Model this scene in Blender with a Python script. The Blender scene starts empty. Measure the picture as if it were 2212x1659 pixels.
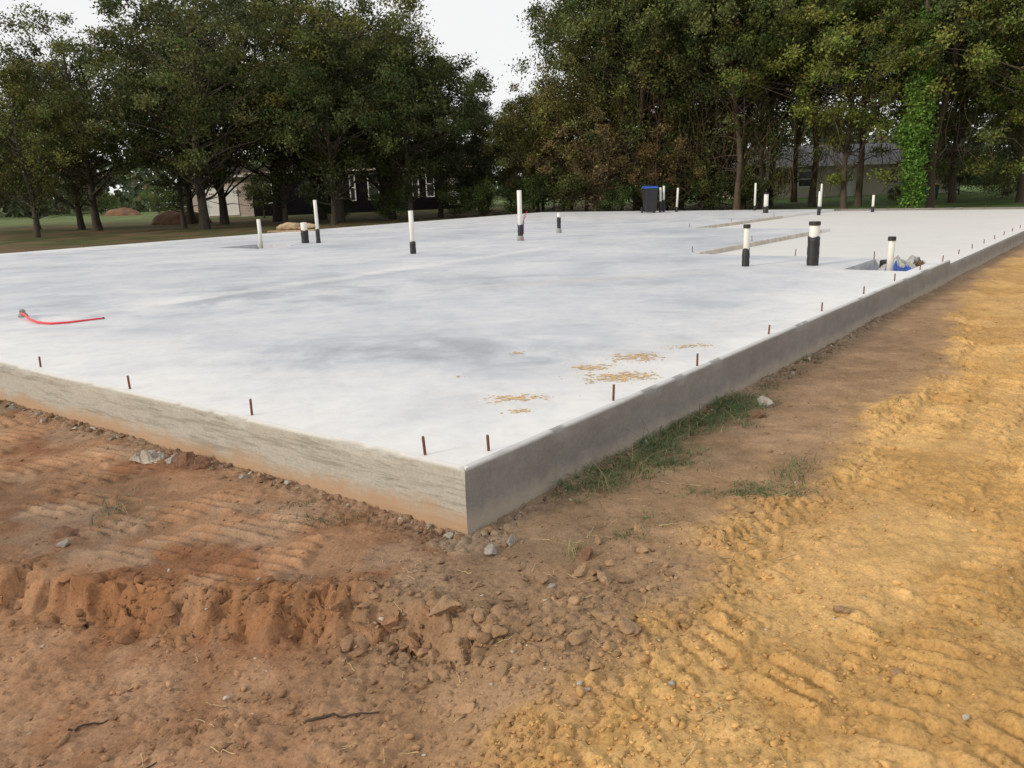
import bpy, math, random
import numpy as np
from mathutils import Matrix, Vector
rng=np.random.default_rng(7); random.seed(7)
scene=bpy.context.scene
col=scene.collection
S=0.33
A=np.array([-0.24,3.55]); E1=np.array([0.636,0.771]); E2=np.array([-0.809,0.588])
def W(s,t): return A[0]+s*E1[0]+t*E2[0], A[1]+s*E1[1]+t*E2[1]
def ST(x,y):
    dx=x-A[0]; dy=y-A[1]
    return (dx*.588+dy*.809)/.998, (.636*dy-.771*dx)/.998

# ---------------------------------------------------------------- noise
def _h(ix,iy,seed):
    n=(ix.astype(np.int64)*374761393+iy.astype(np.int64)*668265263+seed*1442695041)&0xFFFFFFFF
    n=((n^(n>>13))*1274126177)&0xFFFFFFFF
    n=(n^(n>>16))&0xFFFFFFFF
    return n/4294967295.0
def vn(x,y,seed=0):
    x=np.asarray(x,float); y=np.asarray(y,float)
    ix=np.floor(x); iy=np.floor(y); fx=x-ix; fy=y-iy
    fx=fx*fx*(3-2*fx); fy=fy*fy*(3-2*fy)
    a=_h(ix,iy,seed); b=_h(ix+1,iy,seed); c=_h(ix,iy+1,seed); d=_h(ix+1,iy+1,seed)
    return (a*(1-fx)+b*fx)*(1-fy)+(c*(1-fx)+d*fx)*fy
def fbm(x,y,o=4,seed=0):
    r=0;am=.5;f=1.0;tot=0
    for i in range(o):
        r=r+am*vn(x*f+i*17.3,y*f-i*9.1,seed+i); tot+=am; am*=.5; f*=2.03
    return r/tot
def worley(x,y,seed=0):
    ix=np.floor(x); iy=np.floor(y)
    f1=np.full(x.shape,9.0); f2=np.full(x.shape,9.0); hid=np.zeros(x.shape); gx_=np.zeros(x.shape); gy_=np.zeros(x.shape)
    for i in (-1,0,1):
        for j in (-1,0,1):
            cx=ix+i; cy=iy+j
            dx=cx+.1+.8*_h(cx,cy,seed)-x; dy=cy+.1+.8*_h(cx,cy,seed+7)-y
            d=np.hypot(dx,dy); h=_h(cx,cy,seed+13)
            n=d<f1
            f2=np.where(n,f1,np.minimum(f2,d)); hid=np.where(n,h,hid); gx_=np.where(n,dx,gx_); gy_=np.where(n,dy,gy_); f1=np.where(n,d,f1)
    tilt=gx_*(((hid*7.3)%1)-.5)+gy_*(((hid*13.7)%1)-.5)
    return f1,f2,hid,tilt
def sm(a,b,x):
    t=np.clip((x-a)/(b-a),0,1); return t*t*(3-2*t)

# ---------------------------------------------------------------- materials
def mat(name):
    m=bpy.data.materials.new(name); m.use_nodes=True
    nt=m.node_tree; b=nt.nodes["Principled BSDF"]
    return m,nt,b
def N(nt,t,**kw):
    n=nt.nodes.new(t)
    for k,v in kw.items():
        if k in n.inputs.keys(): n.inputs[k].default_value=v
        else: setattr(n,k,v)
    return n
def ramp(nt,src,stops):
    r=nt.nodes.new("ShaderNodeValToRGB")
    el=r.color_ramp.elements
    while len(el)<len(stops): el.new(0.5)
    for e,(p,c) in zip(el,stops):
        e.position=p; e.color=(c[0],c[1],c[2],1) if not isinstance(c,(int,float)) else (c,c,c,1)
    nt.links.new(src,r.inputs[0]); return r
def mix(nt,fac,a,b,mode='MIX'):
    m=nt.nodes.new("ShaderNodeMix"); m.data_type='RGBA'; m.blend_type=mode
    for sock,v in ((m.inputs[0],fac),(m.inputs[6],a),(m.inputs[7],b)):
        if hasattr(v,'links'): nt.links.new(v,sock)
        elif isinstance(v,(int,float)): sock.default_value=v if sock==m.inputs[0] else (v,v,v,1)
        else: sock.default_value=(v[0],v[1],v[2],1)
    return m.outputs[2]
def coords(nt,scale=(1,1,1),rot=(0,0,0),loc=(0,0,0)):
    tc=nt.nodes.new("ShaderNodeTexCoord"); mp=nt.nodes.new("ShaderNodeMapping")
    mp.inputs['Scale'].default_value=scale; mp.inputs['Rotation'].default_value=rot; mp.inputs['Location'].default_value=loc
    nt.links.new(tc.outputs['Object'],mp.inputs[0]); return mp.outputs[0]
def noise(nt,vec,scale,detail=5,rough=.55,dist=0):
    n=N(nt,"ShaderNodeTexNoise",Scale=scale,Detail=detail,Roughness=rough,Distortion=dist)
    nt.links.new(vec,n.inputs['Vector']); return n.outputs[0]
def mathn(nt,op,a,b=None,c=None):
    n=nt.nodes.new("ShaderNodeMath"); n.operation=op
    for i,v in enumerate((a,b,c)):
        if v is None: continue
        if hasattr(v,'links'): nt.links.new(v,n.inputs[i])
        else: n.inputs[i].default_value=v
    return n.outputs[0]
def bump(nt,b,h,strength,dist):
    bp=N(nt,"ShaderNodeBump",Strength=strength,Distance=dist)
    nt.links.new(h,bp.inputs['Height']); nt.links.new(bp.outputs[0],b.inputs['Normal']); return bp
def simple(name,c,rough=.7,var=.25,scale=8,bmp=0.2,metal=0,spec=None):
    m,nt,b=mat(name); v=coords(nt)
    n=noise(nt,v,scale)
    r=ramp(nt,n,[(.3,[q*(1-var) for q in c]),(.7,[q*(1+var) for q in c])])
    nt.links.new(r.outputs[0],b.inputs['Base Color']); b.inputs['Roughness'].default_value=rough
    b.inputs['Metallic'].default_value=metal
    if spec is not None: b.inputs['Specular IOR Level'].default_value=spec
    if bmp: bump(nt,b,noise(nt,v,scale*6),bmp,.01)
    return m
def attr_mat(name,grain=1.0,rough=.95):
    m,nt,b=mat(name)
    at=nt.nodes.new("ShaderNodeAttribute"); at.attribute_name="col"
    v=coords(nt)
    n1=noise(nt,v,9,8,.65); n2=noise(nt,v,85,6,.7); n3=noise(nt,v,1.3,6,.6)
    r1=ramp(nt,n1,[(.3,.80),(.7,1.18)]); r2=ramp(nt,n2,[(.32,.72),(.5,1.0),(.72,1.24)]); r3=ramp(nt,n3,[(.3,.9),(.7,1.1)])
    c=mix(nt,1.0,at.outputs['Color'],r1.outputs[0],'MULTIPLY')
    c=mix(nt,grain,c,r2.outputs[0],'MULTIPLY')
    c=mix(nt,1.0,c,r3.outputs[0],'MULTIPLY')
    vo=N(nt,"ShaderNodeTexVoronoi",Scale=38.0); nt.links.new(v,vo.inputs['Vector'])
    sp=mathn(nt,'MULTIPLY',ramp(nt,vo.outputs['Distance'],[(.08,1.0),(.14,0.0)]).outputs[0],ramp(nt,noise(nt,v,3,4,.6),[(.52,0.0),(.68,.6)]).outputs[0])
    c=mix(nt,sp,c,(.5,.42,.33))
    nt.links.new(c,b.inputs['Base Color']); b.inputs['Roughness'].default_value=rough
    b.inputs['Specular IOR Level'].default_value=.1
    vo2=N(nt,"ShaderNodeTexVoronoi",Scale=60.0); nt.links.new(v,vo2.inputs['Vector'])
    s1=ramp(nt,vo2.outputs['Distance'],[(0,1.0),(.5,0.0)])
    mm=mix(nt,.4,n2,s1.outputs[0]); mm=mix(nt,.35,mm,n1)
    bump(nt,b,mm,.7*grain,.008)
    return m
M_ground=attr_mat("ground_dirt")
M_clod=attr_mat("dirt_clod",.8)

def slab_top():
    m,nt,b=mat("slab_top_concrete")
    at=nt.nodes.new("ShaderNodeAttribute"); at.attribute_name="edge"
    v=coords(nt)
    n1=noise(nt,v,.36,6,.58,.25); n2=noise(nt,v,1.25,9,.64,.4); n3=noise(nt,v,6,8,.70,.4); n4=noise(nt,v,90,4,.6)
    vs=coords(nt,(.12,2.2,1),(0,0,-math.atan2(E1[1],E1[0]))); n5=noise(nt,vs,1.0,5,.6)
    a=mix(nt,.46,n1,n2); a=mix(nt,.18,a,n5)
    def blob(cx,cy,rx,ry,rot):
        mp=nt.nodes.new("ShaderNodeMapping"); mp.vector_type='TEXTURE'; tc=nt.nodes.new("ShaderNodeTexCoord")
        mp.inputs['Location'].default_value=(cx,cy,S); mp.inputs['Rotation'].default_value=(0,0,rot); mp.inputs['Scale'].default_value=(rx,ry,1)
        nt.links.new(tc.outputs['Object'],mp.inputs[0])
        ln=nt.nodes.new("ShaderNodeVectorMath"); ln.operation='LENGTH'; nt.links.new(mp.outputs[0],ln.inputs[0])
        return ramp(nt,ln.outputs['Value'],[(0.0,1.0),(1.0,0.0)]).outputs[0]
    bl=mathn(nt,'MAXIMUM',blob(-.9,6.5,2.1,.9,-.15),blob(-3.2,10.5,4.2,2.0,.2))
    bl=mathn(nt,'MULTIPLY',bl,ramp(nt,n2,[(.40,1.0),(.58,.05)]).outputs[0])
    a=mathn(nt,'SUBTRACT',a,mathn(nt,'MULTIPLY',bl,.14))
    body=ramp(nt,a,[(.33,(.355,.375,.415)),(.43,(.455,.48,.525)),(.50,(.54,.56,.60)),(.57,(.61,.625,.65)),(.68,(.67,.675,.68))]).outputs[0]
    d=ramp(nt,n3,[(.32,.91),(.5,1.0),(.7,1.06)]).outputs[0]; body=mix(nt,1.0,body,d,'MULTIPLY')
    body=mix(nt,1.0,body,ramp(nt,n4,[(.3,.95),(.7,1.04)]).outputs[0],'MULTIPLY')
    sep=nt.nodes.new("ShaderNodeSeparateColor"); nt.links.new(at.outputs['Color'],sep.inputs[0])
    ed=mathn(nt,'ADD',sep.outputs[0],mathn(nt,'MULTIPLY_ADD',n2,1.2,-.6))
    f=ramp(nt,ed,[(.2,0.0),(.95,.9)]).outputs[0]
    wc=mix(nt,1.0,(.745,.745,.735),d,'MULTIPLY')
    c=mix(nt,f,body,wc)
    c=mix(nt,sep.outputs[1],c,(.71,.695,.66))
    st=mathn(nt,'MULTIPLY',sep.outputs[2],ramp(nt,n3,[(.44,0.0),(.62,1.0)]).outputs[0])
    c=mix(nt,st,c,(.62,.47,.29))
    st2=mathn(nt,'MULTIPLY',ramp(nt,noise(nt,v,.9,4,.6),[(.57,0.0),(.68,.4)]).outputs[0],ramp(nt,noise(nt,v,9,6,.7,.8),[(.58,0.0),(.66,1.0)]).outputs[0])
    c=mix(nt,st2,c,(.58,.46,.32))
    nt.links.new(c,b.inputs['Base Color']); b.inputs['Roughness'].default_value=.62
    bump(nt,b,mix(nt,.5,n3,n4),.16,.004)
    return m
M_top=slab_top()
def face_mat(name,stops,streak,zs):
    m,nt,b=mat(name)
    ang=-math.atan2(E2[1],E2[0]) if streak else -math.atan2(E1[1],E1[0])
    tc=nt.nodes.new("ShaderNodeTexCoord"); 
    mp0=nt.nodes.new("ShaderNodeMapping"); mp0.inputs['Rotation'].default_value=(0,0,ang)
    mp=nt.nodes.new("ShaderNodeMapping"); mp.inputs['Scale'].default_value=(1,1,zs)
    nt.links.new(tc.outputs['Object'],mp0.inputs[0]); nt.links.new(mp0.outputs[0],mp.inputs[0])
    v=mp.outputs[0]; vo=tc.outputs['Object']
    n1=noise(nt,v,1.6 if streak else .8,8,.65); n2=noise(nt,v,6,8,.75); n3=noise(nt,vo,60,5,.65)
    a=mix(nt,.5,n1,n2)
    c=ramp(nt,a,stops).outputs[0]
    c=mix(nt,1.0,c,ramp(nt,n3,[(.3,.85),(.7,1.12)]).outputs[0],'MULTIPLY')
    sp=nt.nodes.new("ShaderNodeSeparateXYZ"); nt.links.new(vo,sp.inputs[0])
    q=mathn(nt,'SUBTRACT',mathn(nt,'MULTIPLY',noise(nt,vo,5,6,.7),.24),sp.outputs[2])
    f=ramp(nt,q,[(.0,0.0),(.09,.85)]).outputs[0]
    c=mix(nt,f,c,(.43,.27,.155) if streak else (.40,.34,.27))
    top=ramp(nt,sp.outputs[2],[(S-.02,0.0),(S-.004,.8)]).outputs[0]
    c=mix(nt,top,c,(.66,.66,.645))
    nt.links.new(c,b.inputs['Base Color']); b.inputs['Roughness'].default_value=.85
    bump(nt,b,mix(nt,.4,n2,n3),.4 if streak else .15,.006)
    return m
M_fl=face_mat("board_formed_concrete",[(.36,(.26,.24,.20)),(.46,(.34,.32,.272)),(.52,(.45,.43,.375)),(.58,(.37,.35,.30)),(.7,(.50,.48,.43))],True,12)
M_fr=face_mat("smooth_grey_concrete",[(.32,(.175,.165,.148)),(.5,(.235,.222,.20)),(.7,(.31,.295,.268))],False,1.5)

M_pvc=simple("white_pvc",(.72,.71,.66),.35,.06,5,0)
M_tape=simple("black_tape",(.015,.015,.016),.45,.3,14,.5)
M_rust=simple("rusty_steel",(.16,.065,.03),.85,.4,60,.5)
M_red=simple("red_pex",(.75,.035,.05),.35,.08,5,0)
M_grey=simple("grey_fitting",(.25,.25,.24),.6,.2,10,.2)
M_blue=simple("blue_plastic",(.02,.085,.36),.45,.3,5,.3)
M_binb=simple("black_bin_plastic",(.018,.018,.02),.45,.2,5,.1)
M_clear=simple("milky_plastic",(.38,.38,.36),.35,.35,12,.4)
M_bag=simple("dusty_plastic",(.36,.31,.25),.6,.3,14,.4)
M_wood=simple("weathered_board",(.42,.31,.19),.85,.25,12,.3)
M_stick=simple("dark_stick",(.06,.042,.03),.9,.4,30,.5)
M_straw=simple("dry_straw",(.52,.40,.22),.8,.3,30,0)
M_rockr=simple("red_rock",(.20,.105,.06),.92,.4,18,.9)
M_rockt=simple("tan_rock",(.32,.205,.115),.92,.35,18,.9)
M_rocko=simple("orange_clod",(.31,.17,.088),.95,.35,18,.9)
M_rockg=simple("grey_rubble",(.33,.30,.26),.92,.3,18,.9)
M_darkdirt=simple("dark_dirt",(.13,.09,.06),.95,.4,15,.6)
M_smear=simple("orange_soil",(.60,.41,.20),.95,.25,30,.4)
M_black=simple("black_siding",(.009,.008,.010),.9,.3,1,.1,0,.05)
M_beige=simple("beige_siding",(.62,.56,.45),.8,.06,1,.1)
M_pink=simple("pale_house_wrap",(.50,.41,.37),.8,.06,1,.1)
M_trim=simple("white_trim",(.75,.74,.72),.6,.04,2,0)
M_roofb=simple("brown_shingles",(.035,.026,.022),.9,.35,3,.3,0,.1)
M_roofg=simple("grey_shingles",(.13,.13,.135),.9,.2,3,.3,0,.2)
m,nt,b=mat("window_glass"); b.inputs['Roughness'].default_value=.12
nt.links.new(ramp(nt,noise(nt,coords(nt),.7),[(.3,(.015,.018,.02)),(.7,(.05,.055,.06))]).outputs[0],b.inputs['Base Color']); M_glass=m
M_gbin=simple("green_plastic",(.02,.10,.04),.5,.15,5,.1)
M_yell=simple("yellow_plastic",(.6,.42,.04),.5,.15,5,.1)
def bark(name,c):
    m,nt,b=mat(name); v=coords(nt,(1,1,.25)); n=noise(nt,v,14,8,.7); n2=noise(nt,coords(nt),.8)
    cc=mix(nt,.35,n,n2)
    nt.links.new(ramp(nt,cc,[(.35,[q*.45 for q in c]),(.65,[q*1.4 for q in c])]).outputs[0],b.inputs['Base Color'])
    b.inputs['Roughness'].default_value=.95; bump(nt,b,n,.8,.04); return m
M_bark=bark("oak_bark",(.065,.052,.038)); M_bark2=bark("brown_bark",(.105,.08,.055))
def leafmat(name,trans=.35):
    m,nt,b=mat(name); out=nt.nodes["Material Output"]
    at=nt.nodes.new("ShaderNodeAttribute"); at.attribute_name="col"
    oi=nt.nodes.new("ShaderNodeObjectInfo")
    r=ramp(nt,oi.outputs['Random'],[(0,(.74,.84,.8)),(.5,(.98,1.0,1.0)),(1,(1.2,1.14,.95))])
    c=mix(nt,1.0,at.outputs['Color'],r.outputs[0],'MULTIPLY')
    nt.links.new(c,b.inputs['Base Color']); b.inputs['Roughness'].default_value=.55
    b.inputs['Specular IOR Level'].default_value=.2
    tr=nt.nodes.new("ShaderNodeBsdfTranslucent"); nt.links.new(c,tr.inputs[0])
    ms=nt.nodes.new("ShaderNodeMixShader"); ms.inputs[0].default_value=trans
    nt.links.new(b.outputs[0],ms.inputs[1]); nt.links.new(tr.outputs[0],ms.inputs[2]); nt.links.new(ms.outputs[0],out.inputs[0])
    return m
M_leaf=leafmat("leaves",.30); M_grass=leafmat("grass_blades",.25)

# ---------------------------------------------------------------- mesh helpers
def mesh_np(name,V,F,mats,smooth=False,colors=None,attr="col",mi=None):
    me=bpy.data.meshes.new(name); V=np.asarray(V,np.float32)
    if isinstance(F,np.ndarray):
        nf,k=F.shape
        me.vertices.add(len(V)); me.vertices.foreach_set("co",V.ravel())
        me.loops.add(nf*k); me.loops.foreach_set("vertex_index",F.astype(np.int32).ravel())
        me.polygons.add(nf); me.polygons.foreach_set("loop_start",np.arange(0,nf*k,k,dtype=np.int32))
        me.polygons.foreach_set("loop_total",np.full(nf,k,np.int32))
        me.update(calc_edges=True)
    else:
        me.from_pydata([tuple(map(float,v)) for v in V],[],F); me.update()
    for m_ in (mats if isinstance(mats,(list,tuple)) else [mats]): me.materials.append(m_)
    if smooth: me.polygons.foreach_set("use_smooth",np.ones(len(me.polygons),bool))
    if colors is not None:
        ca=me.color_attributes.new(attr,'FLOAT_COLOR','POINT')
        c4=np.ones((len(V),4),np.float32); c4[:,:3]=colors; ca.data.foreach_set("color",c4.ravel())
    me.validate(); return me
def obj(name,me,parent=None,loc=(0,0,0),**props):
    o=bpy.data.objects.new(name,me); o.location=loc
    if parent is not None: o.parent=parent
    for k,v in props.items(): o[k]=v
    col.objects.link(o); return o
def empty(name,loc,label,category,group=None):
    o=obj(name,None,None,loc,label=label,category=category); o.empty_display_size=.1
    if group: o["group"]=group
    return o
def lathe(prof,seg=20):
    V=[];F=[]
    for r,z in prof:
        for i in range(seg):
            a=2*math.pi*i/seg; V.append((r*math.cos(a),r*math.sin(a),z))
    for j in range(len(prof)-1):
        for i in range(seg):
            k=(i+1)%seg; F.append((j*seg+i,j*seg+k,(j+1)*seg+k,(j+1)*seg+i))
    F.append(tuple(range(seg))[::-1]); F.append(tuple((len(prof)-1)*seg+i for i in range(seg)))
    return V,F
def tube(pts,rad,seg=6):
    pts=[np.array(p,float) for p in pts]; n=len(pts)
    if isinstance(rad,(int,float)): rad=[rad]*n
    V=[];F=[]; up=np.array([.13,.21,.97])
    for i,p in enumerate(pts):
        d=pts[min(i+1,n-1)]-pts[max(i-1,0)]; d/=np.linalg.norm(d)+1e-9
        a=np.cross(d,up if abs(d[2])<.9 else np.array([1.,.1,0])); a/=np.linalg.norm(a)+1e-9; b_=np.cross(d,a)
        for k in range(seg):
            t=2*math.pi*k/seg; V.append(p+rad[i]*(math.cos(t)*a+math.sin(t)*b_))
    for i in range(n-1):
        for k in range(seg):
            l=(k+1)%seg; F.append((i*seg+k,i*seg+l,(i+1)*seg+l,(i+1)*seg+k))
    return V,F
class Acc:
    def __init__(s): s.V=[];s.F=[]
    def add(s,V,F):
        o=len(s.V); s.V+=[tuple(v) for v in V]; s.F+=[tuple(i+o for i in f) for f in F]
    def box(s,x0,x1,y0,y1,z0,z1):
        s.add([(x0,y0,z0),(x1,y0,z0),(x1,y1,z0),(x0,y1,z0),(x0,y0,z1),(x1,y0,z1),(x1,y1,z1),(x0,y1,z1)],
              [(3,2,1,0),(4,5,6,7),(0,1,5,4),(1,2,6,5),(2,3,7,6),(3,0,4,7)])
def boxo(name,x0,x1,y0,y1,z0,z1,m_,parent,bev=0,**p):
    a=Acc(); a.box(x0,x1,y0,y1,z0,z1); o=obj(name,mesh_np(name,a.V,a.F,m_),parent,**p)
    if bev:
        md=o.modifiers.new("bev",'BEVEL'); md.width=bev; md.segments=2
    return o

# ---------------------------------------------------------------- ground
scx=np.array([-9,-4.2,-2.3,-1.3,-.8,-.45,-.1,.5]); scy=np.array([5.4,3.95,3.22,2.97,2.93,2.82,2.68,2.55])
def cleats(along,across,pitch,width,gap,seed,skew,jit):
    """blocky tyre cleat prints: rows of short bars in lanes, each bar with its own height, ends and crumbled edges"""
    lane=np.floor(across/width); u=(across/width-lane)*2-1
    off=_h(lane,lane*0,seed)*pitch; dirn=np.where(_h(lane,lane*0+3,seed)>.5,1.,-1.)
    ph=(along+off+dirn*skew*u*width*.5+jit)/pitch
    k=np.floor(ph); f=ph-k
    r1=_h(k,lane,seed+1); r2=_h(k,lane,seed+2); r3=_h(k,lane,seed+3)
    bar=sm(.06,.20,f)*sm(.78,.62,f)
    win=sm(-1+gap*.6+.45*r1*r1,-1+gap+.15+.45*r1*r1,u)*sm(1-gap*.6-.45*r2*r2,1-gap-.15-.45*r2*r2,u)
    return bar*win*(.5+.5*r3)
def gfields(x,y):
    s,t=ST(x,y)
    dist=np.hypot(x,y)
    near=1-sm(9,22,dist)
    w=fbm(x*1.1,y*1.1,3,40)-.5; wf=fbm(x*6,y*6,4,3)-.5
    bnd=-1.02+.75*sm(4,11,s)
    yellow=sm(bnd+.10,bnd-.22,t+.4*w+.35*wf)*(1-sm(24,34,s))
    mid=sm(bnd+.75,bnd-.05,t+.4*w+.5*wf)*(1-sm(24,34,s))
    scl=np.interp(x,scx,scy)+.22*(fbm(x*2.5,y*0+2,3,5)-.5)+.14*(fbm(x*9,y*5,3,6)-.5)
    fade=sm(.15,-.4,x)*sm(-11,-6,x)
    d=y-scl
    w1=worley(x*8+2.4*wf,y*8+2.4*wf,3); w2=worley(x*21+wf,y*21,5)
    crack1=sm(.05,.0,w1[1]-w1[0])
    chunk=(.35+.65*w1[2])*sm(.01,.10,w1[1]-w1[0])+w1[3]*.9
    small=(.3+.7*w2[2])*sm(.02,.2,w2[1]-w2[0])+w2[3]*.8
    stp=sm(.3,.5,fbm(x*1.1+3,y*0,2,8))
    z=-.13*sm(.03-.02*stp,-.26+.15*stp,d+.05*(w1[2]-.5)+.05*wf)*fade
    cm2=sm(.40,.56,fbm(x*2.6,y*2.6,3,9))
    cmask=np.exp(-((d-.02)/.12)**2)*fade*(.35+.65*sm(-1.2,-.5,x))
    z=z+cmask*(.012+.055*chunk*cm2+.012*small*cm2)
    fmask=np.exp(-((d+.11)/.12)**2)*fade
    z=z+fmask*(.026*(chunk-.5)*cm2-.026*crack1*cm2+.028*(fbm(x*8,y*14,5,66)-.5)+.014*(small-.5)*sm(.4,.6,fbm(x*4,y*4,2,67)))
    z=z+.05*(fbm(x*.7,y*.7,3,1)-.5)*near+.3*(fbm(x*.05,y*.05,2,77)-.5)*sm(30,60,dist)
    z=z+.024*(fbm(x*4.5,y*4.5,4,2)-.5)*near*(1-.6*yellow)
    yz=yellow*near
    tt=t+.06*np.sin(s*.8)
    tracks=sm(.24,.38,fbm(x*.9+5,y*.9,2,34)*.5+fbm(tt*1.3,s*.25,2,35)*.5)*sm(-1.0,-1.2,tt-.75*sm(4,11,s))
    jit=.05*(fbm(x*2.3,y*2.3,2,21)-.5)+.035*wf
    lug=cleats(s-.15*t,tt,.096,.31,.10,31,.25,jit)
    brk=sm(.34,.46,fbm(x*2.8,y*2.8,3,36))*(.55+.45*sm(.3,.42,fbm(x*11,y*11,2,33)))
    mid_res=1-sm(9,15,dist)
    lg=lug*brk*tracks*mid_res
    z=z+yz*(-.022*tracks+.034*lg+.013*(small-.5)*tracks*(1-.5*lg)+.007*(fbm(x*18,y*18,3,8)-.5))
    z=z+yz*(1-tracks)*(.025*(fbm(x*3.5,y*3.5,3,15)-.5)+.022*small*sm(.44,.56,fbm(x*2.6,y*2.6,3,16)))
    z=z+.040*yz*np.exp(-((t-bnd+.12+.3*w)/.11)**2)*sm(.36,.56,fbm(x*4,y*4,3,17))*(.4+.6*small)
    rt=np.exp(-((s+.64+.06*np.sin(t*1.2))/.40)**8)*sm(-.1,.3,t)*near*(sm(-.02,.12,d)*fade+(1-fade))
    l2=cleats(s+.06*t,t+.4*s,.086,.50,.07,71,.18,.03*(fbm(x*1.5,y*1.5,2,51)-.5)+.02*wf)
    lb=sm(.28,.40,fbm(x*2.4,y*2.4,2,52))*(.6+.4*sm(.33,.48,fbm(x*9,y*9,2,53)))
    lr=l2*lb*rt*mid_res
    z=z+rt*mid_res*(-.022+.004*(small-.5))+.034*lr
    rt2=sm(-.25,-.48,d)*fade*near
    z=z+rt2*(-.012*sm(.05,.0,w1[1]-w1[0])*sm(.46,.56,fbm(x*1.3,y*1.3,2,66))+.008*(small-.5)*sm(.5,.62,fbm(x*1.8,y*1.8,2,62))+.014*cleats(d+.15*x,x,.12,.5,.1,91,.2,.03*w)*sm(.46,.56,fbm(x*1.4,y*1.4,2,64)))
    cr=np.abs(fbm(x*16,y*16,4,71)-.5)*2
    rough=(.25+.9*sm(.45,.62,fbm(x*1.4,y*1.4,3,72)))*(1-.6*np.minimum(1,yz*tracks))*(1-.7*rt)
    z=z+.016*cr*near*rough
    gsm=np.exp(-((x+.05)**2/.3+(y-2.85)**2/.2))
    z=z+(.014*(small-.4)+.018*(chunk-.5)*cm2)*gsm*(s<-.05)*(t<3)
    z=z+.010*(small-.5)*near*(1-yellow)*(1-rt)*sm(.48,.6,fbm(x*2.2,y*2.2,3,73))
    foot=np.exp(-(s/.15)**2)*(t>-.15)+np.exp(-(t/.15)**2)*(s>-.15)
    z=z+np.minimum(foot,1)*near*(-.012+.022*small)
    z=z-.018*np.exp(-((x-A[0])**2+(y-A[1])**2)/.35)
    inside=sm(.05,.2,np.minimum(s,t))*sm(31,30.6,s)*sm(21.9,21.5,t); z=z*(1-inside)-.02*inside
    return z,s,t,yellow,d,fade,tracks,near,w,cr,mid,small,lg,lr,crack1
def gz(x,y):
    return float(gfields(np.array([x],float),np.array([y],float))[0][0])
def gcol(x,y):
    z,s,t,yl,d,fade,tr,near,w,cr,mid,small,lg,lr,ck=gfields(x,y)
    n=fbm(x*2.1,y*2.1,4,91)[:,None]; n2=fbm(x*.8,y*.8,3,92)[:,None]; n3=fbm(x*5,y*5,4,93)[:,None]; n4=fbm(x*1.3+9,y*1.3,3,94)[:,None]
    red=np.array([.235,.115,.060]); tan=np.array([.345,.20,.115]); dk=np.array([.145,.085,.052]); gb=np.array([.255,.172,.108]); gr=np.array([.25,.188,.135])
    ye=np.array([.575,.360,.145]); yd=np.array([.48,.285,.105])
    c=red*(1-sm(.4,.6,n))+tan*sm(.4,.6,n)
    f=.5*sm(.5,.66,n2); c=c*(1-f)+dk*f
    f=.5*sm(.50,.62,n4)*sm(.4,.55,n3); c=c*(1-f)+gr*f
    f=.5*sm(.55,.68,n3); c=c*(1-f)+np.array([.40,.265,.17])*f
    f=(sm(-.1,-.4,d)*fade)[:,None]; c=c*(1-.6*f)+(np.array([.35,.20,.112])*(.8+.4*n3))*.6*f
    f=(np.exp(-((d+.06)/.16)**2)*fade)[:,None]; c=c*(1-.5*f)+(np.array([.35,.175,.080])*(.7+.6*n))*.5*f
    c=c*(.97+.25*lr)[:,None]  # cavity shade put into the colour: tread bars lighter, gaps between them darker
    f=(sm(.1,-.2,t)*sm(-1.6,-.4,s))[:,None]; c=c*(1-f*.85)+(gb*(.7+.6*n3))*f*.85
    f=mid[:,None]; c=c*(1-f*.5)+np.array([.38,.24,.125])*(.75+.5*n3)*f*.5
    f=(np.exp(-(s/.15)**2)*(t>-.2)*(s<.1))[:,None]; c=c*(1-.4*f)+np.array([.32,.24,.17])*.4*f
    f=(np.exp(-(t/.13)**2)*(s>-.2)*(t<.1))[:,None]; c=c*(1-.5*f)+np.array([.32,.26,.19])*.5*f
    y2=ye*(1-sm(.42,.62,n))+yd*sm(.42,.62,n)
    y2=y2*(.88+.24*n3); y2=y2*(.94+.12*small)[:,None]*(.96+.14*lg)[:,None]  # sand tread crests lightened, troughs darkened: relief shading painted into the colour
    f=.4*sm(.55,.7,n2); y2=y2*(1-f)+np.array([.43,.265,.12])*f
    c=c*(1-yl[:,None])+y2*yl[:,None]
    dist=np.hypot(x,y)
    beyond=np.maximum(sm(21.9,23.5,t+.6*w)*1.0, np.maximum(sm(31.5,33.5,s+.8*w),sm(60,70,dist)))
    sandl=(sm(21.5,21.9,t)*sm(24.5,22.6,t+1.4*w)*sm(16,9,s))
    g1=np.array([.075,.085,.032]); g2=np.array([.14,.10,.055]); g3=np.array([.09,.16,.04])
    gg=g1*(1-sm(.38,.6,n2))+g2*sm(.38,.6,n2)
    rt=sm(8,20,x)[:,None]; gg=gg*(1-rt*.8)+g3*rt*.8
    farf=sm(58,75,dist)[:,None]; gg=gg*(1-farf*.8)+np.array([.13,.18,.07])*farf*.8
    gg=gg*(.5+1.0*fbm(x*1.7,y*1.7,4,95))[:,None]
    b_=beyond[:,None]; c=c*(1-b_)+gg*b_
    sl=sandl[:,None]; c=c*(1-sl)+np.array([.50,.32,.14])*sl
    return c,z
def graded(lo,hi,step,mn,mx,g):
    a=list(np.arange(lo,hi,step)); s_=step; v=lo
    left=[]
    while v>mn: s_*=g; v-=s_; left.append(v)
    s_=step; v=a[-1]; right=[]
    while v<mx: s_*=g; v+=s_; right.append(v)
    return np.array(left[::-1]+a+right)
gx=graded(-3.4,5.0,.0120,-700,700,1.023); gy=graded(1.7,7.4,.0120,-60,900,1.023)
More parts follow.
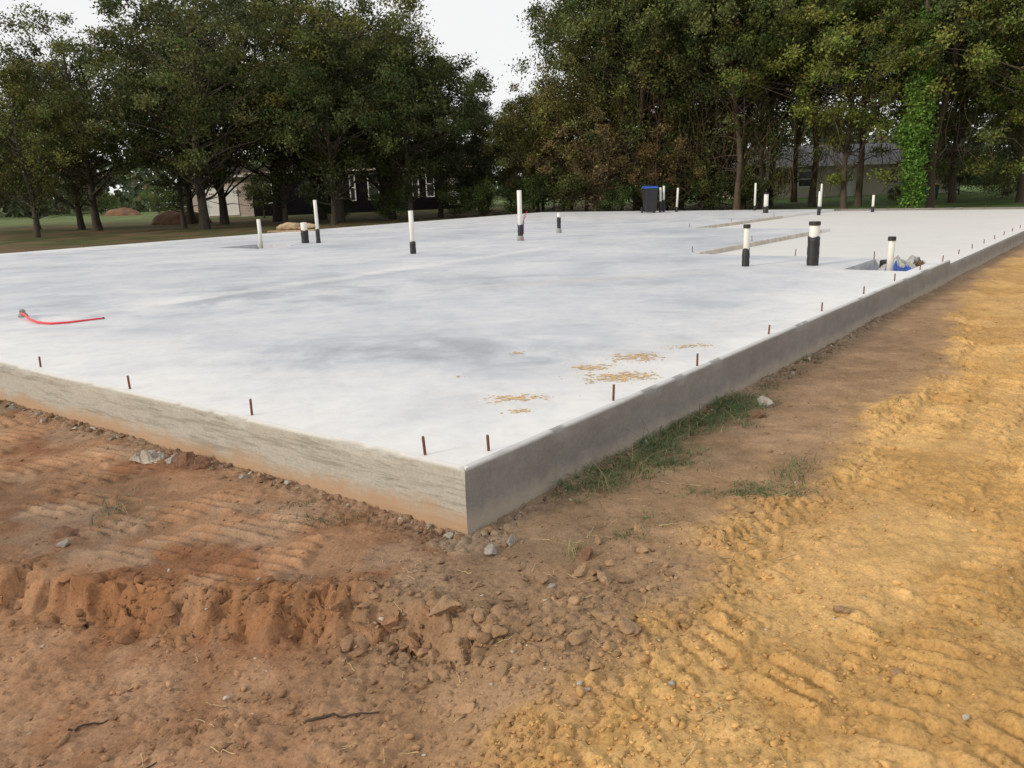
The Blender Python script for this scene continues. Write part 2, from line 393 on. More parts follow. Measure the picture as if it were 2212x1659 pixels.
X,Y=np.meshgrid(gx,gy); xf=X.ravel(); yf=Y.ravel()
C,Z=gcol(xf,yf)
nx,ny=len(gx),len(gy)
ii=(np.arange(ny-1)[:,None]*nx+np.arange(nx-1)[None,:]).ravel()
F=np.stack([ii,ii+1,ii+nx+1,ii+nx],1)
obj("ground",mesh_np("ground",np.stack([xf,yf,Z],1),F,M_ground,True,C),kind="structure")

# ---------------------------------------------------------------- slab
LS,LT=30.8,21.7; IN=.03
Hh=(9.15,10.75,.2,1.02); hh=(9.7,10.9,15.0,16.7)
def level(s,t):
    if Hh[0]<s<Hh[1] and Hh[2]<t<Hh[3]: return S-.16
    if hh[0]<s<hh[1] and hh[2]<t<hh[3]: return S-.14
    if s>10.95 and t<4.15: return S-.075
    if s>18.6 and t<7.8: return S-.075
    return S
def lines(mx,extra,step):
    a=[]; 
    v=IN
    while v<mx-IN: a.append(v); v+=step*(1 if v<8 else 2)
    a.append(mx-IN)
    a=[q for q in a if all(abs(q-e)>.06 for e in extra) or q in (IN,mx-IN)]
    return sorted(set(a+[e for e in extra]))
ls=lines(LS,[Hh[0],Hh[1],hh[0],hh[1],10.95,18.6],.15); lt=lines(LT,[Hh[2],Hh[3],4.15,7.8,hh[2],hh[3]],.15)
ac=Acc(); 
lev=[[level((ls[i]+ls[i+1])/2,(lt[j]+lt[j+1])/2) for j in range(len(lt)-1)] for i in range(len(ls)-1)]
vid={}
def vtx(i,j,z):
    k=(i,j,round(z,4))
    if k not in vid:
        vid[k]=len(ac.V); x,y=W(ls[i],lt[j]); ac.V.append((x,y,z))
    return vid[k]
for i in range(len(ls)-1):
    for j in range(len(lt)-1):
        z=lev[i][j]; ac.F.append((vtx(i,j,z),vtx(i+1,j,z),vtx(i+1,j+1,z),vtx(i,j+1,z)))
        if i+1<len(ls)-1 and abs(lev[i+1][j]-z)>1e-5:
            z2=lev[i+1][j]; ac.F.append((vtx(i+1,j,z),vtx(i+1,j,z2),vtx(i+1,j+1,z2),vtx(i+1,j+1,z)))
        if j+1<len(lt)-1 and abs(lev[i][j+1]-z)>1e-5:
            z2=lev[i][j+1]; ac.F.append((vtx(i,j+1,z),vtx(i,j+1,z2),vtx(i+1,j+1,z2),vtx(i+1,j+1,z)))
V=np.array(ac.V); s_,t_=ST(V[:,0],V[:,1])
edge=np.maximum.reduce([1-np.clip(s_/1.9,0,1),1-np.clip(t_/1.7,0,1),.8*(1-np.clip((LT-t_)/3,0,1)),.8*(1-np.clip((LS-s_)/4,0,1))])
edge=np.maximum(edge,.7*np.exp(-((t_-7.2-.05*s_)/.3)**2)*sm(16,9,s_))
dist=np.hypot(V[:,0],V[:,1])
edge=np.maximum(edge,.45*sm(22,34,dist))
cream=np.where(((s_>10.9)&(t_<4.2))|((s_>18.5)&(t_<7.9)),.75,0)+.12*sm(14,26,s_)
SM=[(.74,5.27,.17,.085,.15,1),(.96,5.88,.13,.10,.1,2),(.60,5.58,.11,.06,.1,3),(1.42,6.22,.13,.035,.25,4),(.02,4.80,.13,.05,.1,5),(.03,4.50,.045,.03,.0,6),(.05,6.18,.035,.03,0,7),(-.38,5.45,.02,.02,0,9)]
stain=.45*np.exp(-((V[:,0]-1.2)/1.6)**2-((V[:,1]-10.7-.25*V[:,0])/.22)**2)
for q in SM[:5]: stain=np.maximum(stain,.5*np.exp(-((V[:,0]-q[0])/(q[2]*1.7))**2-((V[:,1]-q[1])/(q[3]*2.4))**2))
cols=np.stack([edge,np.clip(cream,0,1),np.clip(stain,0,1)],1)
slab=empty("concrete_slab",(0,0,0),"pale poured concrete house foundation slab with pipe stubs","foundation")
obj("slab_surface",mesh_np("slab_surface",V,ac.F,M_top,False,cols,"edge"),slab)
def side(along,L,mat_,nm,seed,garage=False):
    us=[];u=0.0
    while u<L: us.append(u); st=.02 if u<6 else .08 if u<14 else .25; u+=st
    us.append(L); us=np.array(us); n=len(us)
    zt=np.where((us>10.95)&garage,S-.075,S)
    prof=[(IN+.002,None),(.012,-.003),(.003,-.010),(0,-.024)]+[(0,-.024-k*(S+.14)/8) for k in range(1,9)]
    V=[]
    nz=fbm(us*9,us*0+seed,4,seed)-.5
    chips=sm(.6,.74,fbm(us*5,us*0+3,3,seed+5))*.016
    for k,(ins,dz) in enumerate(prof):
        if dz is None: off=np.full(n,ins); z=zt+0.0005
        else:
            off=ins+nz*.007+(chips if k in(1,2) else 0)+ (fbm(us*3,us*0+k*.4,3,seed+9)-.5)*.010
            z=zt+dz-(chips*.6 if k in(1,2) else 0)
        p=along(us,off); V.append(np.stack([p[0],p[1],z],1))
    V=np.concatenate(V); m_=len(prof)
    ii=(np.arange(m_-1)[:,None]*n+np.arange(n-1)[None,:]).ravel()
    F=np.stack([ii,ii+1,ii+n+1,ii+n],1)
    obj("slab_side",mesh_np(nm,V,F,mat_,True),slab)
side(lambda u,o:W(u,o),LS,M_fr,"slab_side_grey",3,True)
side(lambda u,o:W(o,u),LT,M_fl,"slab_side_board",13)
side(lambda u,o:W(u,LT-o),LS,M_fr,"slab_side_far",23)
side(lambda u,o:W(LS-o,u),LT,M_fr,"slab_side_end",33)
M_curb=simple("dusty_curb",(.50,.45,.37),.9,.2,6,.3)
def curb(s0,s1,t0,w,lab):
    n=40; V=[];F=[]
    for i in range(n+1):
        u=s0+(s1-s0)*i/n; j=(random.random()-.5)*.012
        for (dt,z) in ((-w/2,S-.09),(-w/2+.01,S+.006+j*.3),(w/2-.01,S+.008+j*.3),(w/2,S-.02)):
            x,y=W(u,t0+dt+j); V.append((x,y,z))
    for i in range(n):
        for k in range(3): F.append((i*4+k,i*4+k+1,(i+1)*4+k+1,(i+1)*4+k))
    F.append((0,1,2,3)); F.append(tuple(n*4+k for k in (3,2,1,0)))
    obj("concrete_curb",mesh_np("concrete_curb",V,F,M_curb),None,label=lab,category="curb",group="low curbs on the slab")
curb(11.2,17.9,4.15,.05,"low dusty concrete curb edging the garage recess")
curb(18.6,25.2,7.8,.05,"low dusty concrete curb edging the garage recess")

# ---------------------------------------------------------------- pipes
def pipe(x,y,r,h,bh,lab,cap=False,tilt=(0,0),z0=None,base=None,dk=M_tape):
    z0=(S if z0 is None else z0)-.1; h=h+.1; bh=bh+.1
    e=empty("pipe_stub",(x,y,z0),lab,"pipe","plumbing pipes standing in the slab")
    e.rotation_euler=(tilt[0],tilt[1],random.random()*6)
    ri=r*.86
    V,F=lathe([(r,0),(r,h-.004),(r-.003,h),(ri,h),(ri,h-.12)],20)
    o=obj("tube",mesh_np("tube",V,F,M_pvc),e)
    for p in o.data.polygons: p.use_smooth=len(p.vertices)==4
    if bh>.1:
        prof=[]; k=9
        for i in range(k+1):
            prof.append((r*1.06+.004+random.random()*.008,bh*i/k))
        prof=[(prof[0][0],0)]+prof[1:]+[(r+.0005,bh+.003)]
        V,F=lathe(prof,20); V=[(a*(1+.04*math.sin(q*1.7)),b_*(1+.04*math.cos(q*2.3)),c+ (.012*math.sin(q*.9) if c>bh*.9 else 0)) for q,(a,b_,c) in enumerate(V)]
        obj("tape_wrap",mesh_np("tape_wrap",V,F,dk,True),e)
    if cap:
        V,F=lathe([(r+.002,h-.05),(r+.010,h-.05),(r+.010,h),(r+.006,h+.006),(.01,h+.008)],20)
        obj("cap",mesh_np("cap",V,F,M_tape),e)
    if base:
        V,F=lathe([(base*1.25,.0),(base*1.2,.16),(base,.22),(r,.23)],16)
        obj("collar",mesh_np("collar",V,F,M_grey),e)
    return e
pipe(-6.31,20.5,.048,.84,0,"thin white plastic pipe in a square floor recess",z0=S-.14)
pipe(-5.43,21.53,.085,.54,.33,"short thick white pipe with black wrapped base")
pipe(-5.03,21.33,.046,1.12,.36,"tall thin white pipe with black lower section")
pipe(-1.97,16.65,.05,.88,.25,"white pipe with short black wrapped base",tilt=(0,-.03))
e=pipe(.33,19.53,.056,1.2,.38,"tall white pipe with black band and grey collar",base=.07)
e.rotation_euler[2]=0
for dx,mm,hz in ((.07,M_blue,.70),(.085,M_red,.80)):
    V,F=tube([(dx*.9,0,.25),(dx,0.0,.5),(dx*1.2,.01,hz-.12),(dx*2.1,.02,hz)],.010,8); obj("water_line",mesh_np("water_line",V,F,mm,True),e)
e=pipe(1.45,22.23,.045,.54,.42,"slim short pipe wrapped almost fully in black",base=.06)
V,F=tube([(.05,0,.2),(.06,0,.4),(.03,0,.62)],.012,8); obj("water_line",mesh_np("water_line",V,F,M_blue,True),e)
pipe(6.63,34.6,.05,1.04,.45,"white pipe beside the black bin",tilt=(0,.02))
pipe(6.83,34.9,.045,1.1,.5,"white pipe with black base beside the bin")
pipe(7.3,34.5,.045,1.0,.2,"leaning white pipe near the slab edge",tilt=(0,.08))
pipe(10.2,33.0,.04,1.1,.2,"thin tall white pipe near the slab edge")
pipe(9.83,30.44,.082,.74,.24,"short thick white pipe with black base and cap",cap=True)
pipe(12.2,31.2,.035,1.07,.2,"thin tall white pipe in the garage area",tilt=(0,-.02),z0=S-.075)
pipe(11.27,28.94,.05,.83,.3,"white pipe with black base in the garage area",z0=S-.075)
pipe(13.6,29.8,.045,.62,.2,"short thin white pipe in the garage area",z0=S-.075)
pipe(3.62,12.05,.044,.62,.26,"white pipe with black wrapped base and cap",cap=True)
pipe(4.57,11.86,.074,.64,.42,"thick white pipe with crumpled black plastic wrap and cap",cap=True)
pipe(5.36,11.08,.044,.60,.1,"capped white pipe standing in a slab recess",cap=True,z0=S-.16)

V,F=lathe([(.0075,-.05),(.0075,.088),(.006,.092)],10); rb=mesh_np("rebar_pin",V,F,M_rust)
RB=[(-3.83,6.28,.085),(-2.70,5.41,.095),(-1.59,4.62,.1),(-.45,3.77,.097),(-.13,3.80,.083),(.62,4.67,.1),(1.34,5.53,.088),(2.21,6.62,.08),(3.09,7.71,.085),(3.97,8.76,.085),(4.80,9.77,.09),(5.66,10.83,.11),(6.47,11.76,.09),(4.88,13.45,.11),(5.75,12.42,.12)]
for s1 in np.arange(12.2,30,1.15): x,y=W(s1,.12); RB.append((x,y,.05))
for t1 in np.arange(6.0,21,1.3): x,y=W(.12,t1); RB.append((x,y,.09))
for s1 in np.arange(1.2,30,1.5): x,y=W(s1,21.55); RB.append((x,y,.1))
for t1 in np.arange(1,21,1.6): x,y=W(30.6,t1); RB.append((x,y,.1))
for s1,t1 in ((11.25,4.3),(14,4.3),(17.9,4.3),(18.7,8),(21.5,8),(25,8)): x,y=W(s1,t1); RB.append((x,y,.11))
for x,y,h in RB:
    o=obj("anchor_pin",rb,None,(x,y,S),label="short rusty steel pin standing at the slab edge",category="rebar",group="rusty pins along the slab edges")
    o.scale=(1,1,h/.09); o.rotation_euler=((random.random()-.5)*.14,(random.random()-.5)*.14,0)

e=empty("water_line",(-5.1,8.8,S),"red plastic water line stub lying on the slab","pipe")
pts=[(-.62,.42,-.03),(-.60,.37,.05),(-.5,.25,.05),(-.3,.02,.025),(-.11,-.17,.018),(.10,-.27,.014),(.25,-.22,.013),(.38,-.1,.012),(.52,.02,.012)]
V,F=tube(pts,[.014,.014,.014,.0135,.013,.012,.011,.010,.0095],10); obj("hose",mesh_np("hose",V,F,M_red,True),e)
V,F=tube([(.515,.015,.012),(.53,.03,.012)],.010,10); obj("end_cap",mesh_np("end_cap",V,F,M_tape),e)
V,F=lathe([(.05,-.02),(.055,.02),(.03,.05),(.035,.075),(.015,.09)],12); obj("fitting",mesh_np("fitting",V,F,M_grey),e,(-.62,.42,0))

def bin_(x,y,lab,body,lid,h=1.1,rot=0.1,z=S):
    e=empty("wheeled_bin",(x,y,z),lab,"bin"); e.rotation_euler=(0,0,rot)
    k=h/1.1; w0,d0,w1,d1=.21*k,.24*k,.265*k,.34*k
    V=[];F=[]
    for (w,d,z_) in ((w0,d0,.05),(w0*1.02,d0*1.02,.12),(w1*.97,d1*.97,.9*k),(w1,d1,.93*k),(w1,d1,.99*k)):
        V+=[(-w,-d,z_),(w,-d,z_),(w,d,z_),(-w,d,z_)]
    for r in range(4):
        for q in range(4): F.append((r*4+q,r*4+(q+1)%4,(r+1)*4+(q+1)%4,(r+1)*4+q))
    F+=[(3,2,1,0),(16,17,18,19)]
    o=obj("bin_body",mesh_np("bin_body",V,F,body),e); md=o.modifiers.new("b",'BEVEL'); md.width=.025; md.segments=2
    V=[(-w1-.02,-d1-.03,1.0*k),(w1+.02,-d1-.03,1.0*k),(w1+.02,d1+.04,1.0*k),(-w1-.02,d1+.04,1.0*k),(-w1+.03,-d1+.03,1.07*k),(w1-.03,-d1+.03,1.07*k),(w1-.03,d1,1.1*k),(-w1+.03,d1,1.1*k)]
    o=obj("lid",mesh_np("lid",V,[(3,2,1,0),(4,5,6,7),(0,1,5,4),(1,2,6,5),(2,3,7,6),(3,0,4,7)],lid),e); md=o.modifiers.new("b",'BEVEL'); md.width=.015; md.segments=2
    V,F=tube([(-w1*.8,d1+.08,.98*k),(w1*.8,d1+.08,.98*k)],.018,8); obj("handle",mesh_np("handle",V,F,body),e)
    for sx in (-1,1):
        V,F=lathe([(.1,-.03),(.13,-.025),(.13,.025),(.1,.03)],18); V=[(c,a,b_) for a,b_,c in V]
        obj("wheel",mesh_np("wheel",V,F,M_tape),e,(sx*(w0+.05),d0+.02,.13))
bin_(6.11,34.25,"black wheeled bin with blue lid standing on the slab",M_binb,M_blue,1.12)
bin_(25.2,49.0,"green wheeled bin with yellow lid on the lawn",M_gbin,M_yell,.95,.2,0)
bin_(26.1,49.2,"dark green wheeled bin with yellow lid on the lawn",M_gbin,M_yell,.95,-.2,0)

# ---------------------------------------------------------------- loose things
import bmesh
def ico(sub):
    bm=bmesh.new(); bmesh.ops.create_icosphere(bm,subdivisions=sub,radius=1)
    V=np.array([v.co[:] for v in bm.verts]); F=np.array([[v.index for v in f.verts] for f in bm.faces]); bm.free(); return V,F
I1=ico(1); I2=ico(2); I3=ico(3); I4=ico(4); I5=ico(5)
def rockV(I,seed,sharp=.35,planes=9,lo=.42,hi=.8):
    r=np.random.default_rng(seed); V=I[0].copy()
    for _ in range(planes):
        n=r.normal(size=3); n/=np.linalg.norm(n); d=r.uniform(lo,hi)
        p=V@n; V=V-np.outer(np.clip(p-d,0,None)*.95,n)
    nn=fbm(V[:,0]*3+seed,V[:,1]*3+V[:,2]*2.3,4,seed)[:,None]-.5
    return V*(1+nn*sharp)*1.35
def scatter(name,P,R,Cc,I,flat=.7,variants=14):
    var=[rockV(I,100+k,.5,8) for k in range(variants)]
    n=len(P); nv=len(I[0]); allV=np.zeros((n,nv,3),np.float32)
    for i in range(n):
        v=var[i%variants]; a=rng.random()*6.28; c,s_=math.cos(a),math.sin(a)
        k=np.array([rng.uniform(.7,1.6),rng.uniform(.6,1.0),rng.uniform(.5,1.1)*flat])*R[i]
        v=v*k; tl=rng.uniform(-.5,.5); v=np.stack([v[:,0]*math.cos(tl)-v[:,2]*math.sin(tl),v[:,1],v[:,0]*math.sin(tl)+v[:,2]*math.cos(tl)],1)
        allV[i,:,0]=v[:,0]*c-v[:,1]*s_+P[i,0]; allV[i,:,1]=v[:,0]*s_+v[:,1]*c+P[i,1]; allV[i,:,2]=v[:,2]+P[i,2]+R[i]*flat*.15
    F=(I[1][None]+(np.arange(n)*nv)[:,None,None]).reshape(-1,3)
    return obj(name,mesh_np(name,allV.reshape(-1,3),F,M_clod,False,np.repeat(Cc,nv,axis=0)),kind="stuff")
n=80000
u=rng.random(n); dd=1.7+ (u**1.7)*11; aa=rng.uniform(-.78,.80,n)
px=dd*np.tan(aa)*.95; py=dd
z,s,t,yl,d,fade,tr,near,w,cr,mid,small,lg,lr,ck=gfields(px,py)
dens=.08+.55*np.exp(-((d+.05)/.2)**2)*fade*sm(.4,.6,fbm(px*3,py*3,3,111))+.28*np.exp(-((px-.0)**2/.5+(py-2.8)**2/.25))+.45*yl*sm(.46,.62,fbm(px*2.5,py*2.5,3,112))+.35*np.exp(-((t+1.05)/.2)**2)*(s>-1.5)
dens+= .45*np.exp(-(t/.12)**2)*(s>-.1)*(t<0)+.45*np.exp(-(s/.12)**2)*(t>-.1)*(s<0)+.12*np.exp(-((px+.6)**2/1.6+(py-2.3)**2/.5))+.22*(1-yl)*sm(.48,.6,fbm(px*1.6,py*1.6,3,114))
dens*=.7
keep=(rng.random(n)<dens)&((s<-.02)|(t<-.02))
px,py,z,s,t=px[keep],py[keep],z[keep],s[keep],t[keep]
Cc,_=gcol(px,py); n=len(px)
Cc=Cc*rng.uniform(.75,1.25,(n,1))
wb=((np.exp(-(t/.09)**2)*(s>0)+np.exp(-(s/.09)**2)*(t>0))>.4)&(rng.random(n)<.4)
Cc[wb]=np.array([.31,.27,.22])*rng.uniform(.7,1.3,(wb.sum(),1))
wh=rng.random(n)<.015; Cc[wh]=np.array([.46,.40,.33])
R=.0026+.006*rng.random(n)**2+.013*(rng.random(n)**14)
scatter("dirt_clods",np.stack([px,py,z],1),R,Cc,I1)
n=360; bx=rng.uniform(-2.8,.4,n); by=np.interp(bx,scx,scy)+rng.normal(0,.12,n)-.06
kk=rng.random(n)<(.35+.65*np.exp(-((bx+.4)/.45)**2)); bx,by=bx[kk],by[kk]
ex=rng.normal(.15,.35,60); ey=rng.normal(2.95,.22,60); bx=np.concatenate([bx,ex]); by=np.concatenate([by,ey])
s1,t1=ST(bx,by); kk=(s1<-.05)|(t1<-.05); bx,by=bx[kk],by[kk]
z_=gfields(bx,by)[0]; Cb,_=gcol(bx,by); Cb=Cb*rng.uniform(.8,1.2,(len(bx),1))
scatter("berm_clods",np.stack([bx,by,z_],1),.006+.026*rng.random(len(bx))**2.2,Cb,I3,flat=.75)
u1=rng.uniform(.0,7,240); P1=[W(a,-abs(rng.normal(0,.05))-.025) for a in u1]; u2=rng.uniform(0,6,330); u2=u2[(vn(u2*1.4,u2*0,8)>.45)]; P2=[W(-abs(rng.normal(0,.06))-.025,a) for a in u2]
P=np.array(P1+P2); z_=gfields(P[:,0],P[:,1])[0]; k=rng.random(len(P)); Cb=np.where((k<.3)[:,None],np.array([.33,.30,.25]),np.array([.25,.16,.10]))*rng.uniform(.7,1.3,(len(P),1))
scatter("slab_rubble",np.stack([P[:,0],P[:,1],z_],1),.006+.022*rng.random(len(P))**3,Cb,I2,flat=.7)
for (cx,cy,rx,ry,rot,sd) in SM:
    nn=int(min(170,max(34,rx*1100))); u,v=np.meshgrid(np.linspace(-1.6,1.6,nn),np.linspace(-1.6,1.6,nn)); u=u.ravel(); v=v.ravel()
    m_=.75*np.exp(-(u**2+v**2)*.7)+3.2*(fbm(u*rx*38+sd*7,v*ry*60,5,sd)-.5)-.52
    h=np.clip(m_*.008,-.0005,.0014)
    X_=u*rx*math.cos(rot)-v*ry*math.sin(rot); Y_=u*rx*math.sin(rot)+v*ry*math.cos(rot)
    ii=(np.arange(nn-1)[:,None]*nn+np.arange(nn-1)[None,:]).ravel(); F=np.stack([ii,ii+1,ii+nn+1,ii+nn],1)
    s1,t1=ST(X_+cx,Y_+cy); okv=(m_>-.02)&(s1>.04)&(t1>.04)
    F=F[okv[F].all(1)]
    if len(F): 
        used=np.unique(F); mp_=np.full(len(u),-1); mp_[used]=np.arange(len(used))
        obj("soil_smear",mesh_np("soil_smear",np.stack([X_,Y_,np.maximum(h,-.0003)+.0008],1)[used],mp_[F],M_smear,True),None,(cx,cy,S+.001),label="flat orange soil smear trodden onto the slab",category="soil smear",group="orange soil smears on the slab")
P=[];Rr=[]
for cx,cy,rx,ry,rot,sd in SM:
    for _ in range(int(rx*750)):
        P.append((cx+rng.normal()*rx*1.0,cy+rng.normal()*ry*1.2,S)); Rr.append(.0016+.0045*rng.random()**2+(.007 if rng.random()<.03 else 0))
P=np.array(P); s_,t_=ST(P[:,0],P[:,1]); k=(s_>.02)&(t_>.02); P=P[k]; Rr=np.array(Rr)[k]
scatter("sand_crumbs",P,Rr,np.array([.55,.36,.16])*rng.uniform(.7,1.2,(len(P),1)),I1,flat=.4)
def rock(x,y,r,lab,m_,seed,flat=.75,sink=.15):
    me=mesh_np("rock",rockV(I5,seed,.6,15,.36,.75)*np.array([r,r*.75,r*flat]),I5[1],m_,False)
    o=obj("rock",me,None,(x,y,gz(x,y)+r*flat*sink),label=lab,category="rock"); o.rotation_euler=(random.random()*.4,random.random()*.4,random.random()*6)
rock(-2.06,4.68,.085,"reddish brown rock beside the slab wall",M_rockr,1)
rock(-1.93,4.62,.075,"reddish brown rock beside the slab wall",M_rockr,2)
rock(-2.18,4.74,.05,"grey rock beside the slab wall",M_rockg,31)
rock(.40,2.63,.065,"flat tan clod of hardened dirt",M_rockt,3,.4)
rock(.14,2.98,.024,"small pale stone on the dirt",M_rockg,4)
rock(.28,3.08,.045,"tan clod on the red dirt",M_rockt,5)
rock(.36,3.02,.055,"flat tan clod on the red dirt",M_rockt,6,.5)
rock(.31,3.26,.04,"reddish clod of dirt",M_rockr,7)
rock(-.12,3.36,.04,"pale chunk of concrete at the slab corner",M_rockg,8)
rock(-.03,3.44,.03,"pale chunk of concrete at the slab corner",M_rockg,9)
rock(-.62,2.84,.08,"large cracked orange clod on the torn bank",M_rocko,10,.8,-.1)
rock(-.52,2.86,.06,"cracked orange clod on the torn bank",M_rocko,41,.8,-.05)
rock(-.43,2.78,.06,"cracked orange clod on the torn bank",M_rocko,11,.8,0)
rock(-.74,2.90,.055,"cracked orange clod on the torn bank",M_rocko,12,.7,0)
rock(-.36,2.80,.04,"cracked orange clod on the torn bank",M_rocko,42,.7,0)
rock(-.29,2.73,.055,"tan clod on the torn bank",M_rockt,13,.6)
rock(-.22,2.76,.03,"tan clod on the torn bank",M_rockt,43,.7)
rock(-.16,2.66,.04,"tan clod on the torn bank",M_rockt,25,.6)
rock(-2.22,3.55,.03,"pale stone in the red dirt",M_rockg,14)
rock(-2.30,3.68,.07,"brown clod in the red dirt",M_rockr,15,.5)
rock(1.72,5.35,.09,"dark rubble lump beside the grey slab wall",M_rockr,16,.5)
rock(1.85,5.58,.07,"grey rubble lump beside the grey slab wall",M_rockg,17,.6)
rock(1.25,2.75,.03,"small yellow clod on the sand",M_rockt,18)
rock(1.28,2.35,.03,"small yellow clod on the sand",M_rockt,19)
rock(-1.62,4.42,.035,"pale concrete crumb by the slab wall",M_rockg,20,.5)
def sheet(name,x,y,z,sx,sy,hgt,m_,lab,cat,seed,nn=46,rot=0):
    u,v=np.meshgrid(np.linspace(-1,1,nn),np.linspace(-1,1,nn)); u=u.ravel(); v=v.ravel()
    r=1+.35*(fbm(np.arctan2(v,u)*1.5+9,u*0+seed,3,seed)-.5)*2
    h=np.abs(fbm(u*2.2+seed,v*2.2,4,seed)-.5)*2; h2=fbm(u*1.1,v*1.1+seed,2,seed+3)
    V=np.stack([u*sx*r+.1*sx*(h-.5),v*sy*r+.1*sy*(h2-.5),hgt*(h*1.1+h2*.7)*(1-.7*np.maximum(np.abs(u),np.abs(v))**4)],1)
    i=(np.arange(nn-1)[:,None]*nn+np.arange(nn-1)[None,:]).ravel()
    o=obj(name,mesh_np(name,V,np.stack([i,i+1,i+nn+1,i+nn],1),m_,False),None,(x,y,z),label=lab,category=cat); o.rotation_euler=(0,0,rot)
x,y=W(10.0,.55)
sheet("plastic_sheet",x+.02,y-.1,S-.15,.26,.16,.17,M_blue,"crumpled blue plastic sheet in the slab recess","plastic",4,rot=.9)
sheet("plastic_sheet",x+.20,y+.28,S-.14,.40,.24,.19,M_clear,"crumpled milky plastic film in the slab recess","plastic",8,rot=.9)
sheet("plastic_sheet",x+.50,y+.4,S-.07,.12,.10,.14,M_darkdirt,"dark crumpled debris on the recess edge","debris",9,rot=.3)
sheet("recess_dirt",*W(9.95,.6),S-.158,.75,.36,.035,M_darkdirt,"loose dark dirt filling the slab recess","dirt",2,rot=math.atan2(E1[1],E1[0]))
sheet("recess_dirt",*W(10.3,15.85),S-.138,.56,.8,.03,M_darkdirt,"loose dark dirt filling the square recess","dirt",3,rot=math.atan2(E1[1],E1[0]))
V,F=lathe([(.11,0),(.12,.03),(.12,.14),(.1,.15)],16); obj("pipe_collar",mesh_np("pipe_collar",V,F,M_tape),None,(*W(10.45,.75),S-.13),label="short black drain fitting in the slab recess",category="pipe fitting")
sheet("plastic_bag",-2.36,4.86,gz(-2.36,4.86)-.01,.10,.055,.085,M_bag,"torn dusty plastic bag half buried by the wall","plastic",12,rot=-.3)
e=empty("debris_pile",(-7.5,28.6,S),"tan boards and sacks heaped on the slab edge","debris")
boxo("board",-.95,.7,-.3,-.05,0,.05,M_wood,e,.01); boxo("board",-.7,.75,.02,.28,0.05,.1,M_wood,e,.01)
for k,(ox,r_) in enumerate(((-.15,.3),(.28,.24))):
    V=rockV(I4,60+k,.6,7)*np.array([r_*1.3,r_*.8,r_*.42]); obj("sack",mesh_np("sack",V,I4[1],M_wood,True),e,(ox,.05,.17))
def stick(x,y,L,ang,r,m_,lab,seed):
    rr=random.Random(seed); pts=[]
    for i in range(9):
        f=(i/8-.5)*L; px_=x+f*math.cos(ang)+rr.uniform(-1,1)*L*.015; py_=y+f*math.sin(ang)+rr.uniform(-1,1)*L*.015
        pts.append((px_,py_,gz(px_,py_)+r*1.1+.003))
    V,F=tube(pts,[r*(1-.5*i/8) for i in range(9)],7)
    obj("stick",mesh_np("stick",V,F,m_,True),None,label=lab,category="stick")
stick(-.62,2.35,.25,.05,.0055,M_stick,"dark charred stick lying on the dirt",1)
stick(-1.25,2.12,.16,.5,.004,M_stick,"dark twig lying on the dirt",2)
stick(-1.5,2.36,.12,.5,.0045,M_stick,"dark twig lying on the dirt",3)
stick(-.9,2.02,.2,.3,.004,M_stick,"dark twig lying on the dirt",4)
stick(-.52,2.0,.13,1.1,.005,M_stick,"dark twig lying on the dirt",5)
rs=random.Random(5)
ST_=[(.5,2.0,.16,.9),(.62,2.18,.1,.5),(-.98,2.2,.12,-.5),(.75,3.55,.12,.1),(-.1,2.62,.14,0),(.3,2.5,.15,2.2),(.24,2.85,.13,.1),(-.85,2.05,.1,-.7),(1.2,3.2,.1,.3),(.35,3.5,.14,1.2),(.95,3.2,.12,.2),(-.6,2.05,.12,-1.0)]
for _ in range(20): ST_.append((rs.uniform(.1,1.5),rs.uniform(3.2,4.4),rs.uniform(.05,.13),rs.uniform(0,3.1)))
for _ in range(44): ST_.append((rs.uniform(-1.3,1.0),rs.uniform(1.95,3.4),rs.uniform(.04,.11),rs.uniform(0,3.1)))
for k,(x,y,L,a) in enumerate(ST_):
    s1,t1=ST(x,y)
    if s1>-.1 and t1>-.1: continue
    stick(x,y,L,a,.0022 if k<12 else .0015,M_straw,"pale straw stalk on the dirt",20+k)

def grass(name,patches):
    Vs=[];Cs=[]
    for (x,y,sx,sy,n,h,c,lean) in patches:
        for _ in range(n):
            bx=x+rng.normal()*sx; by=y+rng.normal()*sy
            s1,t1=ST(bx,by)
            if s1>-.02 and t1>-.02: 
                t1=-.02-abs(t1)*.3; bx,by=W(s1,t1)
            Vs.append((bx,by,h,lean)); Cs.append(c)
    B=np.array(Vs); zz=gfields(B[:,0],B[:,1])[0]; V=[];F=[];CC=[]
    for i,(bx,by,h,lean) in enumerate(Vs):
        bz=zz[i]-.004; hh_=h*rng.uniform(.3,1.25); a=rng.random()*6.28; ln=hh_*rng.uniform(.4,1.9)*lean; wd=rng.uniform(.0016,.0034)
        cc=np.array(Cs[i])*rng.uniform(.6,1.5)
        if rng.random()<.2: cc=np.array([.42,.33,.18])*rng.uniform(.7,1.1)
        for k in range(4):
            f=k/3; r_=ln*f*f; z_=hh_*(f-.45*f*f*lean); w_=wd*(1-f*.85)
            V+= [(bx+math.cos(a)*r_-math.sin(a)*w_,by+math.sin(a)*r_+math.cos(a)*w_,bz+z_),(bx+math.cos(a)*r_+math.sin(a)*w_,by+math.sin(a)*r_-math.cos(a)*w_,bz+z_)]; CC+=[cc,cc]
        o=i*8
        for k in range(3): F.append((o+2*k,o+2*k+1,o+2*k+3,o+2*k+2))
    obj(name,mesh_np(name,np.array(V),np.array(F),M_grass,False,np.array(CC)),kind="stuff")
G=(.095,.15,.055)
gp=[]
